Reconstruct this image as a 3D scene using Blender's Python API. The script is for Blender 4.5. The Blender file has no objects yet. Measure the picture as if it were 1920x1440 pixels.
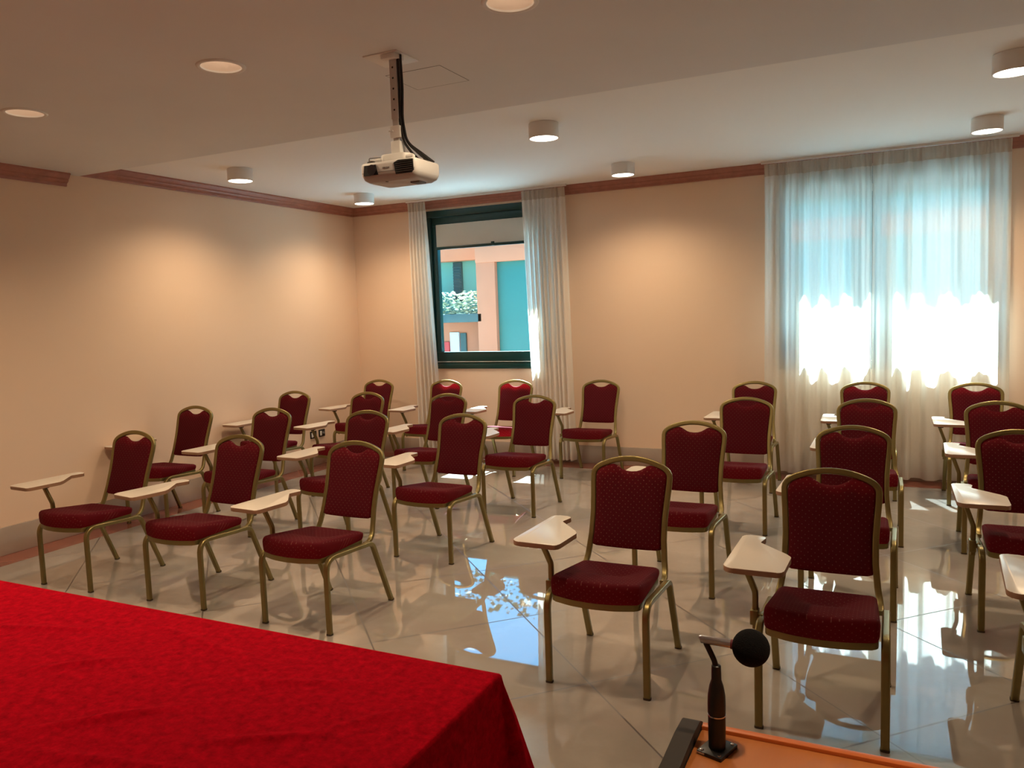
import bpy, bmesh, math, random
from mathutils import Vector, Matrix
random.seed(7)
S = bpy.context.scene
COL = S.collection
PI = math.pi

# ------------------------------------------------------------------ materials
def lin(c):
    return tuple(((v / 255) / 12.92 if v / 255 <= 0.04045 else ((v / 255 + 0.055) / 1.055) ** 2.4) for v in c)

class NT:
    def __init__(self, name):
        self.m = bpy.data.materials.new(name); self.m.use_nodes = True
        self.t = self.m.node_tree; self.n = self.t.nodes; self.l = self.t.links
        self.b = self.n.get('Principled BSDF'); self.out = self.n.get('Material Output')
    def add(self, ty, **kw):
        nd = self.n.new(ty)
        for k, v in kw.items():
            if k == 'inp':
                for a, b in v.items(): nd.inputs[a].default_value = b
            else: setattr(nd, k, v)
        return nd
    def link(self, a, b): self.l.new(a, b)
    def math(self, op, a, b=None, c=None):
        nd = self.n.new('ShaderNodeMath'); nd.operation = op
        for i, v in enumerate((a, b, c)):
            if v is None: continue
            if isinstance(v, (int, float)): nd.inputs[i].default_value = v
            else: self.l.new(v, nd.inputs[i])
        return nd.outputs[0]
    def mix(self, fac, a, b):
        nd = self.n.new('ShaderNodeMix'); nd.data_type = 'RGBA'
        for i, v in ((0, fac), (6, a), (7, b)):
            if isinstance(v, (int, float)): nd.inputs[i].default_value = v
            elif isinstance(v, tuple): nd.inputs[i].default_value = (*v[:3], 1)
            else: self.l.new(v, nd.inputs[i])
        return nd.outputs[2]
    def noise(self, scale, detail=3, rough=.5, coord='Object', vec=None):
        nd = self.n.new('ShaderNodeTexNoise'); nd.inputs['Scale'].default_value = scale
        nd.inputs['Detail'].default_value = detail; nd.inputs['Roughness'].default_value = rough
        if vec is None:
            tc = self.n.new('ShaderNodeTexCoord'); vec = tc.outputs[coord]
        self.l.new(vec, nd.inputs['Vector'])
        return nd.outputs['Fac']
    def bump(self, h, strength=.2, dist=.01):
        nd = self.n.new('ShaderNodeBump'); nd.inputs['Strength'].default_value = strength
        nd.inputs['Distance'].default_value = dist
        self.l.new(h, nd.inputs['Height']); self.l.new(nd.outputs[0], self.b.inputs['Normal'])

def simple(name, col, rough=.5, metal=0, var=.08, scale=8, bump=0, spec=.5, sheen=0, coat=0, bscale=None):
    w = NT(name); b = w.b
    f = w.noise(scale, 4)
    c2 = tuple(v * (1 - var) for v in col)
    w.link(w.mix(f, col, c2), b.inputs['Base Color'])
    b.inputs['Roughness'].default_value = rough; b.inputs['Metallic'].default_value = metal
    b.inputs['Specular IOR Level'].default_value = spec
    if sheen: b.inputs['Sheen Weight'].default_value = sheen
    if coat: b.inputs['Coat Weight'].default_value = coat; b.inputs['Coat Roughness'].default_value = .1
    if bump: w.bump(w.noise(bscale or scale * 12, 3), bump, .004)
    return w.m

def emit(name, col, strength):
    w = NT(name)
    e = w.add('ShaderNodeEmission'); e.inputs['Color'].default_value = (*col, 1); e.inputs['Strength'].default_value = strength
    w.link(e.outputs[0], w.out.inputs['Surface'])
    return w.m

M = {}
M['wall'] = simple('wall_paint', (.82, .615, .455), .62, var=.03, scale=1.2, bump=.05, bscale=180, spec=.3)
M['ceiling'] = simple('ceiling_paint', (.88, .87, .85), .8, var=.03, scale=.9, bump=.03, bscale=120, spec=.2)
M['soffit'] = simple('lowered_ceiling_paint', (.79, .785, .79), .75, var=.10, scale=1.6, bump=.06, bscale=60, spec=.2)
M['gold'] = simple('gold_painted_metal', (.27, .213, .083), .36, metal=.8, var=.12, scale=30, spec=.5)
M['crown'] = simple('mahogany_crown', (.50, .20, .14), .40, var=.45, scale=14, spec=.5)
M['skirt'] = simple('stone_skirting', (.45, .37, .31), .22, var=.2, scale=5, spec=.5)
M['green'] = simple('green_window_metal', (.003, .040, .038), .32, var=.1, scale=20, spec=.5)
M['blackpl'] = simple('black_plastic', (.006, .006, .007), .42, var=.1, scale=40)
M['blackmat'] = simple('black_foam', (.006, .006, .007), .95, var=.3, scale=300, bump=.6, bscale=700, spec=.2)
M['rubber'] = simple('dark_rubber', (.030, .024, .020), .7)
M['cap'] = simple('brown_foot_cap', (.06, .042, .02), .6)
M['chrome'] = simple('brushed_steel', (.62, .64, .70), .25, metal=1, var=.05)
M['whitemetal'] = simple('white_metal', (.80, .79, .77), .45, var=.03)
M['projwhite'] = simple('projector_shell', (.58, .57, .56), .42, var=.05)
M['projunder'] = simple('projector_under_shell', (.54, .52, .50), .5, var=.05)
M['lens'] = simple('dark_lens_glass', (.006, .007, .012), .06, spec=.8, coat=1)
M['blind'] = simple('cream_blind_fabric', (.62, .57, .49), .8, var=.05, bump=.05)
M['greyprint'] = simple('grey_print', (.18, .17, .17), .6)
M['whiteprint'] = simple('white_print', (.75, .75, .75), .6)
M['terracotta'] = simple('terracotta_plaster', (.62, .20, .105), .85, var=.12, scale=3)
M['teal'] = simple('teal_cladding', (.045, .185, .16), .5, var=.15, scale=1.5)
M['tealdark'] = simple('teal_shutter', (.008, .05, .06), .5)
M['teallight'] = simple('light_teal_wall', (.13, .36, .31), .5, var=.15, scale=1.5)
M['planter'] = simple('slate_planter', (.05, .10, .10), .7)
M['leaf'] = simple('pale_leaves', (.80, .86, .60), .6, var=.4, scale=6)
M['leafdark'] = simple('ivy_leaves', (.05, .11, .04), .6, var=.5, scale=6)
M['paving'] = simple('outdoor_paving', (.24, .33, .37), .8, var=.12, scale=1)
M['redpaint'] = simple('red_paint', (.7, .06, .05), .5)
M['collar'] = simple('dark_red_collar', (.12, .01, .02), .5)
M['postergrey'] = simple('pale_poster', (.70, .72, .80), .6)
M['render_out'] = simple('outdoor_render', (.70, .50, .38), .85)

# tablet laminate and its beech edge
M['laminate'] = simple('white_laminate', (.68, .62, .54), .28, var=.03, scale=3, spec=.5)
M['beech'] = simple('beech_edge', (.36, .20, .12), .5, var=.2, scale=30)

def wood_mat():
    w = NT('orange_lectern_wood')
    tc = w.add('ShaderNodeTexCoord'); mp = w.add('ShaderNodeMapping'); mp.inputs['Scale'].default_value = (14, 1.6, 14)
    w.link(tc.outputs['Object'], mp.inputs['Vector'])
    f = w.noise(2.4, 6, .6, vec=mp.outputs[0])
    w.link(w.mix(f, (.56, .20, .052), (.39, .115, .028)), w.b.inputs['Base Color'])
    w.b.inputs['Roughness'].default_value = .38
    return w.m
M['wood'] = wood_mat()
M['wooddark'] = simple('orange_edge_band', (.62, .15, .03), .4, var=.15, scale=20)

def fabric_mat():
    w = NT('burgundy_dotted_fabric')
    uv = w.add('ShaderNodeUVMap')
    mp = w.add('ShaderNodeMapping'); mp.inputs['Rotation'].default_value = (0, 0, PI / 4)
    mp.inputs['Scale'].default_value = (50, 50, 50)
    w.link(uv.outputs[0], mp.inputs['Vector'])
    fr = w.add('ShaderNodeVectorMath', operation='FRACTION'); w.link(mp.outputs[0], fr.inputs[0])
    sb = w.add('ShaderNodeVectorMath', operation='SUBTRACT'); w.link(fr.outputs[0], sb.inputs[0]); sb.inputs[1].default_value = (.5, .5, 0)
    sx = w.add('ShaderNodeSeparateXYZ'); w.link(sb.outputs[0], sx.inputs[0])
    d2 = w.math('ADD', w.math('MULTIPLY', sx.outputs[0], sx.outputs[0]), w.math('MULTIPLY', sx.outputs[1], sx.outputs[1]))
    dot = w.math('LESS_THAN', d2, .014)
    n = w.noise(260, 2)
    base = w.mix(n, (.108, .0032, .010), (.066, .0014, .006))
    colr = w.mix(w.math('MULTIPLY', dot, .6), base, (.40, .14, .13))
    w.link(colr, w.b.inputs['Base Color'])
    w.b.inputs['Roughness'].default_value = .85
    w.b.inputs['Specular IOR Level'].default_value = .2
    w.b.inputs['Sheen Weight'].default_value = .04
    w.b.inputs['Sheen Roughness'].default_value = .4
    w.b.inputs['Sheen Tint'].default_value = (.9, .25, .30, 1)
    w.bump(n, .25, .002)
    tr = w.add('ShaderNodeBsdfTranslucent'); tr.inputs['Color'].default_value = (.75, .05, .09, 1)
    mx = w.add('ShaderNodeMixShader'); mx.inputs[0].default_value = .28
    w.link(w.b.outputs[0], mx.inputs[1]); w.link(tr.outputs[0], mx.inputs[2]); w.link(mx.outputs[0], w.out.inputs['Surface'])
    return w.m
M['fabric'] = fabric_mat()
M['foam'] = simple('sun_block_foam', (.10, .02, .02), .9)  # opaque fill of the hidden core added to stop sun inside the backrest

def velvet_mat():
    w = NT('red_velvet_cloth')
    n = w.math('MULTIPLY_ADD', w.math('SUBTRACT', w.noise(38, 6, .75), .5), 2.6, .5); n2 = w.noise(3, 3)
    c = w.mix(n, (.66, .0015, .016), (.24, .0004, .006))
    c = w.mix(w.math('MULTIPLY', n2, .35), c, (.30, .0, .010))
    w.link(c, w.b.inputs['Base Color'])
    w.b.inputs['Roughness'].default_value = .9; w.b.inputs['Specular IOR Level'].default_value = .03
    w.bump(w.noise(60, 5), .45, .004)
    return w.m
M['velvet'] = velvet_mat()

def sheer_mat(name, transp, col, trl=.5):
    w = NT(name)
    n = w.noise(900, 1)
    df = w.add('ShaderNodeBsdfDiffuse'); df.inputs['Color'].default_value = (*col, 1)
    tl = w.add('ShaderNodeBsdfTranslucent'); tl.inputs['Color'].default_value = (*col, 1)
    tp = w.add('ShaderNodeBsdfTransparent')
    m1 = w.add('ShaderNodeMixShader'); m1.inputs[0].default_value = trl
    w.link(df.outputs[0], m1.inputs[1]); w.link(tl.outputs[0], m1.inputs[2])
    m2 = w.add('ShaderNodeMixShader')
    w.link(w.math('MULTIPLY_ADD', n, .1, transp - .05), m2.inputs[0])
    w.link(m1.outputs[0], m2.inputs[1]); w.link(tp.outputs[0], m2.inputs[2])
    w.link(m2.outputs[0], w.out.inputs['Surface'])
    return w.m
M['sheer'] = sheer_mat('sheer_curtain_fabric', .13, (.88, .86, .80), .46)
M['curtain'] = sheer_mat('off_white_curtain_fabric', .08, (.90, .86, .80), .40)
M['heading'] = sheer_mat('curtain_heading_tape', .05, (.66, .59, .50), .35)

def glass_mat():
    w = NT('window_glass')
    tp = w.add('ShaderNodeBsdfTransparent'); tp.inputs['Color'].default_value = (.90, .97, .97, 1)
    gl = w.add('ShaderNodeBsdfGlossy'); gl.inputs['Roughness'].default_value = .02
    lw = w.add('ShaderNodeLayerWeight'); lw.inputs[0].default_value = .5
    fac = w.math('MULTIPLY_ADD', w.math('POWER', lw.outputs['Facing'], 5), .9, .04)
    mx = w.add('ShaderNodeMixShader'); w.link(fac, mx.inputs[0])
    w.link(tp.outputs[0], mx.inputs[1]); w.link(gl.outputs[0], mx.inputs[2]); w.link(mx.outputs[0], w.out.inputs['Surface'])
    return w.m
M['glass'] = glass_mat()

def floor_mat():
    w = NT('polished_marble_tiles')
    tc = w.add('ShaderNodeTexCoord'); sp = w.add('ShaderNodeSeparateXYZ'); w.link(tc.outputs['Object'], sp.inputs[0])
    x, y = sp.outputs[0], sp.outputs[1]
    s2 = 2 ** -.5
    u = w.math('DIVIDE', w.math('SUBTRACT', w.math('MULTIPLY', w.math('ADD', x, y), s2), .555), .836)
    v = w.math('DIVIDE', w.math('SUBTRACT', w.math('MULTIPLY', w.math('SUBTRACT', y, x), s2), 2.256), .843)
    def ln(t):
        f = w.math('ABSOLUTE', w.math('SUBTRACT', t, w.math('ROUND', t)))
        return w.math('LESS_THAN', f, .0047)
    grout = w.math('MAXIMUM', ln(u), ln(v))
    wn = w.add('ShaderNodeTexWhiteNoise', noise_dimensions='2D')
    cb = w.add('ShaderNodeCombineXYZ'); w.link(w.math('FLOOR', u), cb.inputs[0]); w.link(w.math('FLOOR', v), cb.inputs[1])
    w.link(cb.outputs[0], wn.inputs['Vector'])
    off = w.add('ShaderNodeVectorMath', operation='MULTIPLY_ADD'); w.link(wn.outputs['Color'], off.inputs[0]); off.inputs[1].default_value = (9, 9, 9)
    w.link(tc.outputs['Object'], off.inputs[2])
    n1 = w.noise(1.3, 6, .62, vec=off.outputs[0])
    vein = w.math('POWER', w.math('SUBTRACT', 1, w.math('ABSOLUTE', w.math('MULTIPLY', w.math('SUBTRACT', n1, .5), 5))), 3)
    base = w.mix(n1, (.375, .335, .295), (.305, .268, .235))
    base = w.mix(w.math('MULTIPLY', w.math('MAXIMUM', vein, 0), .22), base, (.50, .465, .42))
    base = w.mix(w.math('MULTIPLY', wn.outputs['Value'], .12), base, (.28, .24, .20))
    # border of red marble along the walls
    bord = w.math('MAXIMUM', w.math('LESS_THAN', x, -5.655), w.math('GREATER_THAN', y, 7.665))
    n3 = w.noise(6, 5, .65)
    red = w.mix(n3, (.34, .115, .075), (.23, .075, .052))
    base = w.mix(w.math('MULTIPLY', grout, w.math('SUBTRACT', 1, bord)), base, (.09, .07, .055))
    base = w.mix(bord, base, red)
    w.link(base, w.b.inputs['Base Color'])
    w.link(w.math('MULTIPLY_ADD', grout, .4, .02), w.b.inputs['Roughness'])
    w.b.inputs['IOR'].default_value = 2.05
    return w.m
M['floor'] = floor_mat()

# ------------------------------------------------------------------ mesh helpers
def mesh_obj(name, bm, mats, parent=None, smooth=True, angle=40):
    me = bpy.data.meshes.new(name)
    bmesh.ops.recalc_face_normals(bm, faces=bm.faces)
    if smooth:
        for f in bm.faces: f.smooth = True
        ca = math.radians(angle)
        for e in bm.edges:
            if len(e.link_faces) == 2 and e.calc_face_angle(0) > ca: e.smooth = False
    bm.to_mesh(me); bm.free()
    for m in (mats if isinstance(mats, (list, tuple)) else [mats]): me.materials.append(M[m])
    o = bpy.data.objects.new(name, me); COL.objects.link(o)
    if parent: o.parent = parent
    return o

def tag(o, label=None, cat=None, group=None, kind=None):
    if label: o['label'] = label
    if cat: o['category'] = cat
    if group: o['group'] = group
    if kind: o['kind'] = kind
    return o

def empty(name, loc=(0, 0, 0), rz=0):
    o = bpy.data.objects.new(name, None); COL.objects.link(o)
    o.location = loc; o.rotation_euler = (0, 0, rz); o.empty_display_size = .1
    return o

def add_box(bm, lo, hi, bevel=0, seg=2, mi=0):
    vs = [bm.verts.new((x, y, z)) for z in (lo[2], hi[2]) for y in (lo[1], hi[1]) for x in (lo[0], hi[0])]
    fs = [(0, 1, 3, 2), (4, 6, 7, 5), (0, 4, 5, 1), (1, 5, 7, 3), (3, 7, 6, 2), (2, 6, 4, 0)]
    F = [bm.faces.new([vs[i] for i in f]) for f in fs]
    for f in F: f.material_index = mi
    if bevel:
        es = list({e for f in F for e in f.edges})
        bmesh.ops.bevel(bm, geom=es, offset=bevel, segments=seg, profile=.5, affect='EDGES')
    return bm

def box(name, lo, hi, mat, parent=None, bevel=0):
    bm = bmesh.new(); add_box(bm, lo, hi, bevel)
    return mesh_obj(name, bm, mat, parent)

def fillet(pts, rads, seg=6):
    """polyline with rounded corners"""
    out = []
    n = len(pts)
    for i, p in enumerate(pts):
        p = Vector(p)
        r = rads[i] if i < len(rads) else 0
        if i in (0, n - 1) or not r: out.append(p); continue
        a = (Vector(pts[i - 1]) - p); b = (Vector(pts[i + 1]) - p)
        la, lb = a.length, b.length; a.normalize(); b.normalize()
        th = a.angle(b); d = min(r / math.tan(th / 2), la * .48, lb * .48)
        A, B = p + a * d, p + b * d
        for k in range(seg + 1):
            t = k / seg
            out.append((1 - t) ** 2 * A + 2 * t * (1 - t) * p + t * t * B)
    return out

def sweep(bm, path, prof, ref, cap=True, ref_is_b=True):
    rings = []
    n = len(path)
    for i, p in enumerate(path):
        t = (path[min(i + 1, n - 1)] - path[max(i - 1, 0)]).normalized()
        b = Vector(ref[i] if isinstance(ref, list) else ref); b = (b - b.dot(t) * t).normalized()
        nn = t.cross(b)
        rings.append([bm.verts.new(p + b * q[0] + nn * q[1]) for q in prof])
    m = len(prof)
    for i in range(n - 1):
        for j in range(m):
            bm.faces.new((rings[i][j], rings[i][(j + 1) % m], rings[i + 1][(j + 1) % m], rings[i + 1][j]))
    if cap:
        bm.faces.new(rings[0][::-1]); bm.faces.new(rings[-1])
    return bm

def tube_prof(w, t, groove=.12):
    """flattened metal tube with the shallow lengthwise groove of banquet frames"""
    pr = []
    hw, ht = w / 2, t / 2
    k = 24
    for i in range(k):
        a = 2 * PI * i / k
        c, s = math.cos(a), math.sin(a)
        x = hw * math.copysign(abs(c) ** .55, c); y = ht * math.copysign(abs(s) ** .55, s)
        if abs(x) < hw * .22: y *= 1 - groove
        if abs(y) < ht * .22: x *= 1 - groove
        pr.append((x, y))
    return pr

def circ(r, n=12): return [(r * math.cos(2 * PI * i / n), r * math.sin(2 * PI * i / n)) for i in range(n)]

def lathe(bm, prof, seg=32, c=(0, 0, 0), mi=0):
    """prof: list of (r,z); axis z"""
    rings = []
    for r, z in prof:
        if r < 1e-6: rings.append([bm.verts.new((c[0], c[1], c[2] + z))])
        else: rings.append([bm.verts.new((c[0] + r * math.cos(2 * PI * i / seg), c[1] + r * math.sin(2 * PI * i / seg), c[2] + z)) for i in range(seg)])
    for A, B in zip(rings, rings[1:]):
        for i in range(seg):
            j = (i + 1) % seg
            if len(A) == 1 and len(B) == 1: continue
            if len(A) == 1: f = bm.faces.new((A[0], B[j], B[i]))
            elif len(B) == 1: f = bm.faces.new((A[i], A[j], B[0]))
            else: f = bm.faces.new((A[i], A[j], B[j], B[i]))
            f.material_index = mi
    return bm

def round_poly(pts, r, seg=5):
    out = []
    n = len(pts)
    for i in range(n):
        p = Vector(pts[i]); a = Vector(pts[i - 1]) - p; b = Vector(pts[(i + 1) % n]) - p
        rr = r[i] if isinstance(r, (list, tuple)) else r
        la, lb = a.length, b.length; a.normalize(); b.normalize()
        d = min(rr / max(math.tan(a.angle(b) / 2), .05), la * .45, lb * .45)
        A, B = p + a * d, p + b * d
        for k in range(seg + 1):
            t = k / seg; out.append((1 - t) ** 2 * A + 2 * t * (1 - t) * p + t * t * B)
    return out

def extrude_poly(bm, pts, z0, z1, bev=0, mi_top=0, mi_side=0):
    """prism of a 2d outline"""
    lo = [bm.verts.new((p[0], p[1], z0)) for p in pts]; hi = [bm.verts.new((p[0], p[1], z1)) for p in pts]
    n = len(pts)
    f1 = bm.faces.new(lo[::-1]); f2 = bm.faces.new(hi); f1.material_index = f2.material_index = mi_top
    for i in range(n):
        f = bm.faces.new((lo[i], lo[(i + 1) % n], hi[(i + 1) % n], hi[i])); f.material_index = mi_side
    if bev:
        es = list(set(f1.edges) | set(f2.edges))
        bmesh.ops.bevel(bm, geom=es, offset=bev, segments=2, profile=.5, affect='EDGES')
    return bm

# ------------------------------------------------------------------ room shell
XL, XR, YB, YF = -5.929, 2.40, 7.959, -1.50
ZC, ZS, YS = 2.974, 2.877, 4.352         # ceiling, lowered part, its edge
bm = bmesh.new(); add_box(bm, (XL - .2, YF - .2, -.15), (XR + .2, YB + .2, 0))
tag(mesh_obj('floor', bm, 'floor'), kind='structure')

# windows: two openings in the back wall
W1 = (-4.891, -3.37, 1.030, 2.853); W2 = (-1.012, .858, 1.022, 2.855)
bm = bmesh.new(); ty = YB + .20
def wp(x0, x1, z0, z1): add_box(bm, (x0, YB, z0), (x1, ty, z1))
wp(XL - .2, W1[0], 0, 3.1); wp(W1[1], W2[0], 0, 3.1); wp(W2[1], XR + .2, 0, 3.1)
wp(W1[0], W1[1], 0, W1[2]); wp(W1[0], W1[1], W1[3], 3.1)
wp(W2[0], W2[1], 0, W2[2]); wp(W2[0], W2[1], W2[3], 3.1)
tag(mesh_obj('wall_back', bm, 'wall', smooth=False), kind='structure')
tag(box('wall_left', (XL - .2, YF - .2, 0), (XL, YB, 3.1), 'wall'), kind='structure')
tag(box('wall_right', (XR, YF - .2, 0), (XR + .2, YB, 3.1), 'wall'), kind='structure')
tag(box('wall_front', (XL, YF - .2, 0), (XR, YF, 3.1), 'wall'), kind='structure')

# recessed lamps of the lowered ceiling (the nearest row is over the speaker's table)
REC = [(-4.41, 2.94), (-2.893, 2.915), (-1.366, 2.925), (-3.35, 1.05), (.25, .85)]
RR = .098
bm = bmesh.new()
add_box(bm, (XL - .2, YS, ZC), (XR + .2, YB + .2, ZC + .16))                       # higher part
rect = [bm.verts.new(v) for v in ((XL - .2, YF - .2, ZS), (XR + .2, YF - .2, ZS), (XR + .2, YS, ZS), (XL - .2, YS, ZS))]
ed = [bm.edges.new((rect[i], rect[(i + 1) % 4])) for i in range(4)]
for (cx, cy) in REC:
    ring = [bm.verts.new((cx + RR * math.cos(2 * PI * i / 32), cy + RR * math.sin(2 * PI * i / 32), ZS)) for i in range(32)]
    ed += [bm.edges.new((ring[i], ring[(i + 1) % 32])) for i in range(32)]
tf = bmesh.ops.triangle_fill(bm, use_beauty=True, use_dissolve=False, edges=ed)
for g_ in tf['geom']:
    if isinstance(g_, bmesh.types.BMFace): g_.material_index = 1
v4 = [bm.verts.new(v) for v in ((XL - .2, YS, ZS), (XR + .2, YS, ZS), (XR + .2, YS, ZC + .16), (XL - .2, YS, ZC + .16))]
bm.faces.new(v4).material_index = 1                                                                  # riser of the step
add_box(bm, (XL - .2, YF - .2, ZC + .16), (XR + .2, YS, ZC + .22))
tag(mesh_obj('ceiling', bm, ['ceiling', 'soffit'], smooth=False), kind='structure')

def crown_profile(h):
    # (out from wall, up from foot)
    return [(0, 0), (.012, 0), (.016, h * .10), (.016, h * .22), (.034, h * .34), (.040, h * .46), (.040, h * .54),
            (.047, h * .58), (.060, h * .78), (.064, h * .86), (.070, h * .88), (.070, h), (0, h)]
def crown(name, P0, P1, out, z0, h):
    bm = bmesh.new()
    pr = crown_profile(h)
    P0, P1, out = Vector((*P0, z0)), Vector((*P1, z0)), Vector((*out, 0))
    A = [bm.verts.new(P0 + out * a + Vector((0, 0, b))) for a, b in pr]
    B = [bm.verts.new(P1 + out * a + Vector((0, 0, b))) for a, b in pr]
    n = len(pr)
    for i in range(n): bm.faces.new((A[i], A[(i + 1) % n], B[(i + 1) % n], B[i]))
    bm.faces.new(A); bm.faces.new(B[::-1])
    return tag(mesh_obj(name, bm, 'crown', angle=25), kind='structure')
crown('trim_1', (XL, YB), (XL, YS), (1, 0), 2.879, .095)
crown('trim_2', (XL, YB), (XR, YB), (0, -1), 2.879, .095)
crown('trim_3', (XL, 4.235), (XL, YF), (1, 0), 2.779, .098)
tag(box('baseboard_left', (XL, YF, 0), (XL + .018, YB, .208), 'skirt', bevel=.003), kind='structure')
tag(box('baseboard_back', (XL + .018, YB - .018, 0), (XR, YB, .192), 'skirt', bevel=.003), kind='structure')
tag(box('baseboard_right', (XR - .018, YF, 0), (XR, YB - .018, .20), 'skirt', bevel=.003), kind='structure')

# square access panel outlined in the lowered ceiling
bm = bmesh.new()
hx0, hx1, hy0, hy1 = -2.325, -2.005, 3.455, 3.757
g = .003
for lo, hi in (((hx0, hy0), (hx1, hy0 + g)), ((hx0, hy1 - g), (hx1, hy1)), ((hx0, hy0), (hx0 + g, hy1)), ((hx1 - g, hy0), (hx1, hy1))):
    add_box(bm, (lo[0], lo[1], ZS - .0012), (hi[0], hi[1], ZS + .002), mi=1)
add_box(bm, (hx0 + g, hy0 + g, ZS - .001), (hx1 - g, hy1 - g, ZS + .002))
tag(mesh_obj('trim_5', bm, ['soffit', 'greyprint'], smooth=False), kind='structure')

# ------------------------------------------------------------------ windows
def window(name, W, mull=None):
    x0, x1, z0, z1 = W
    r = empty(name, ((x0 + x1) / 2, YB, z0)); tag(r, kind='structure')
    ox, oz = r.location.x, r.location.z
    yi = -.018; yo = .085
    def B(bm, a, b, c, d, ya=yi, yb=yo, bev=.004): add_box(bm, (a - ox, ya, c - oz), (b - ox, yb, d - oz), bev)
    bm = bmesh.new()
    B(bm, x0, x1, z1 - .075, z1); B(bm, x0, x0 + .068, z0, z1 - .075); B(bm, x1 - .068, x1, z0, z1 - .075)
    B(bm, x0 + .068, x1 - .068, z0, z0 + .062)
    B(bm, x0 + .068, x1 - .068, z0 + .062, z0 + .078, yi + .012, yo)
    mesh_obj('frame', bm, 'green', r)
    bm = bmesh.new(); B(bm, x0 + .07, x1 - .07, z0 + .0785, z0 + .083, yi + .004, .02, 0)
    mesh_obj('ledge_glint', bm, 'whitemetal', r)  # pale strip imitating the bright reflection along the frame ledge
    spans = [(x0 + .07, x1 - .07)] if mull is None else [(x0 + .07, mull - .002), (mull + .002, x1 - .07)]
    for (a, b) in spans:
        bm = bmesh.new(); ya, yb_ = .004, .070
        bw = .066
        zb, zt = z0 + .082, z1 - .078
        B(bm, a, b, zt - .098, zt, ya, yb_); B(bm, a, b, zb, zb + .112, ya, yb_)
        B(bm, a, a + bw, zb + .112, zt - .098, ya, yb_); B(bm, b - bw, b, zb + .112, zt - .098, ya, yb_)
        s = mesh_obj('sash', bm, 'green', r)
        bm = bmesh.new(); B(bm, a + bw - .004, b - bw + .004, zb + .108, zt - .094, .040, .046, 0)
        mesh_obj('pane', bm, 'glass', s)
    return r
window('window_1', W1); window('window_2', W2, mull=-.165)

def blind(x0, x1, zt, zb, y, label, knob):
    r = empty('roller_blind', ((x0 + x1) / 2, y, zb)); w = (x1 - x0) / 2
    tag(r, label, 'blind')
    bm = bmesh.new(); add_box(bm, (-w, -.003, .028), (w, .003, zt - zb), .001); mesh_obj('blind_fabric', bm, 'blind', r)
    bm = bmesh.new(); add_box(bm, (-w, -.011, 0), (w, .011, .032), .004)
    if knob is not None: add_box(bm, (knob - r.location.x - .02, -.02, .006), (knob - r.location.x + .02, -.008, .05), .004)
    mesh_obj('bottom_bar', bm, 'green', r)
blind(W1[0] + .137, W1[1] - .137, 2.690, 2.405, YB - .012, 'cream roller blind with dark bottom bar, lowered a little in the open-curtained window', -4.02)
blind(W2[0] + .137, W2[1] - .137, 2.700, 2.60, YB - .012, 'cream roller blind rolled almost fully up behind the closed sheer curtains', None)

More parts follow.
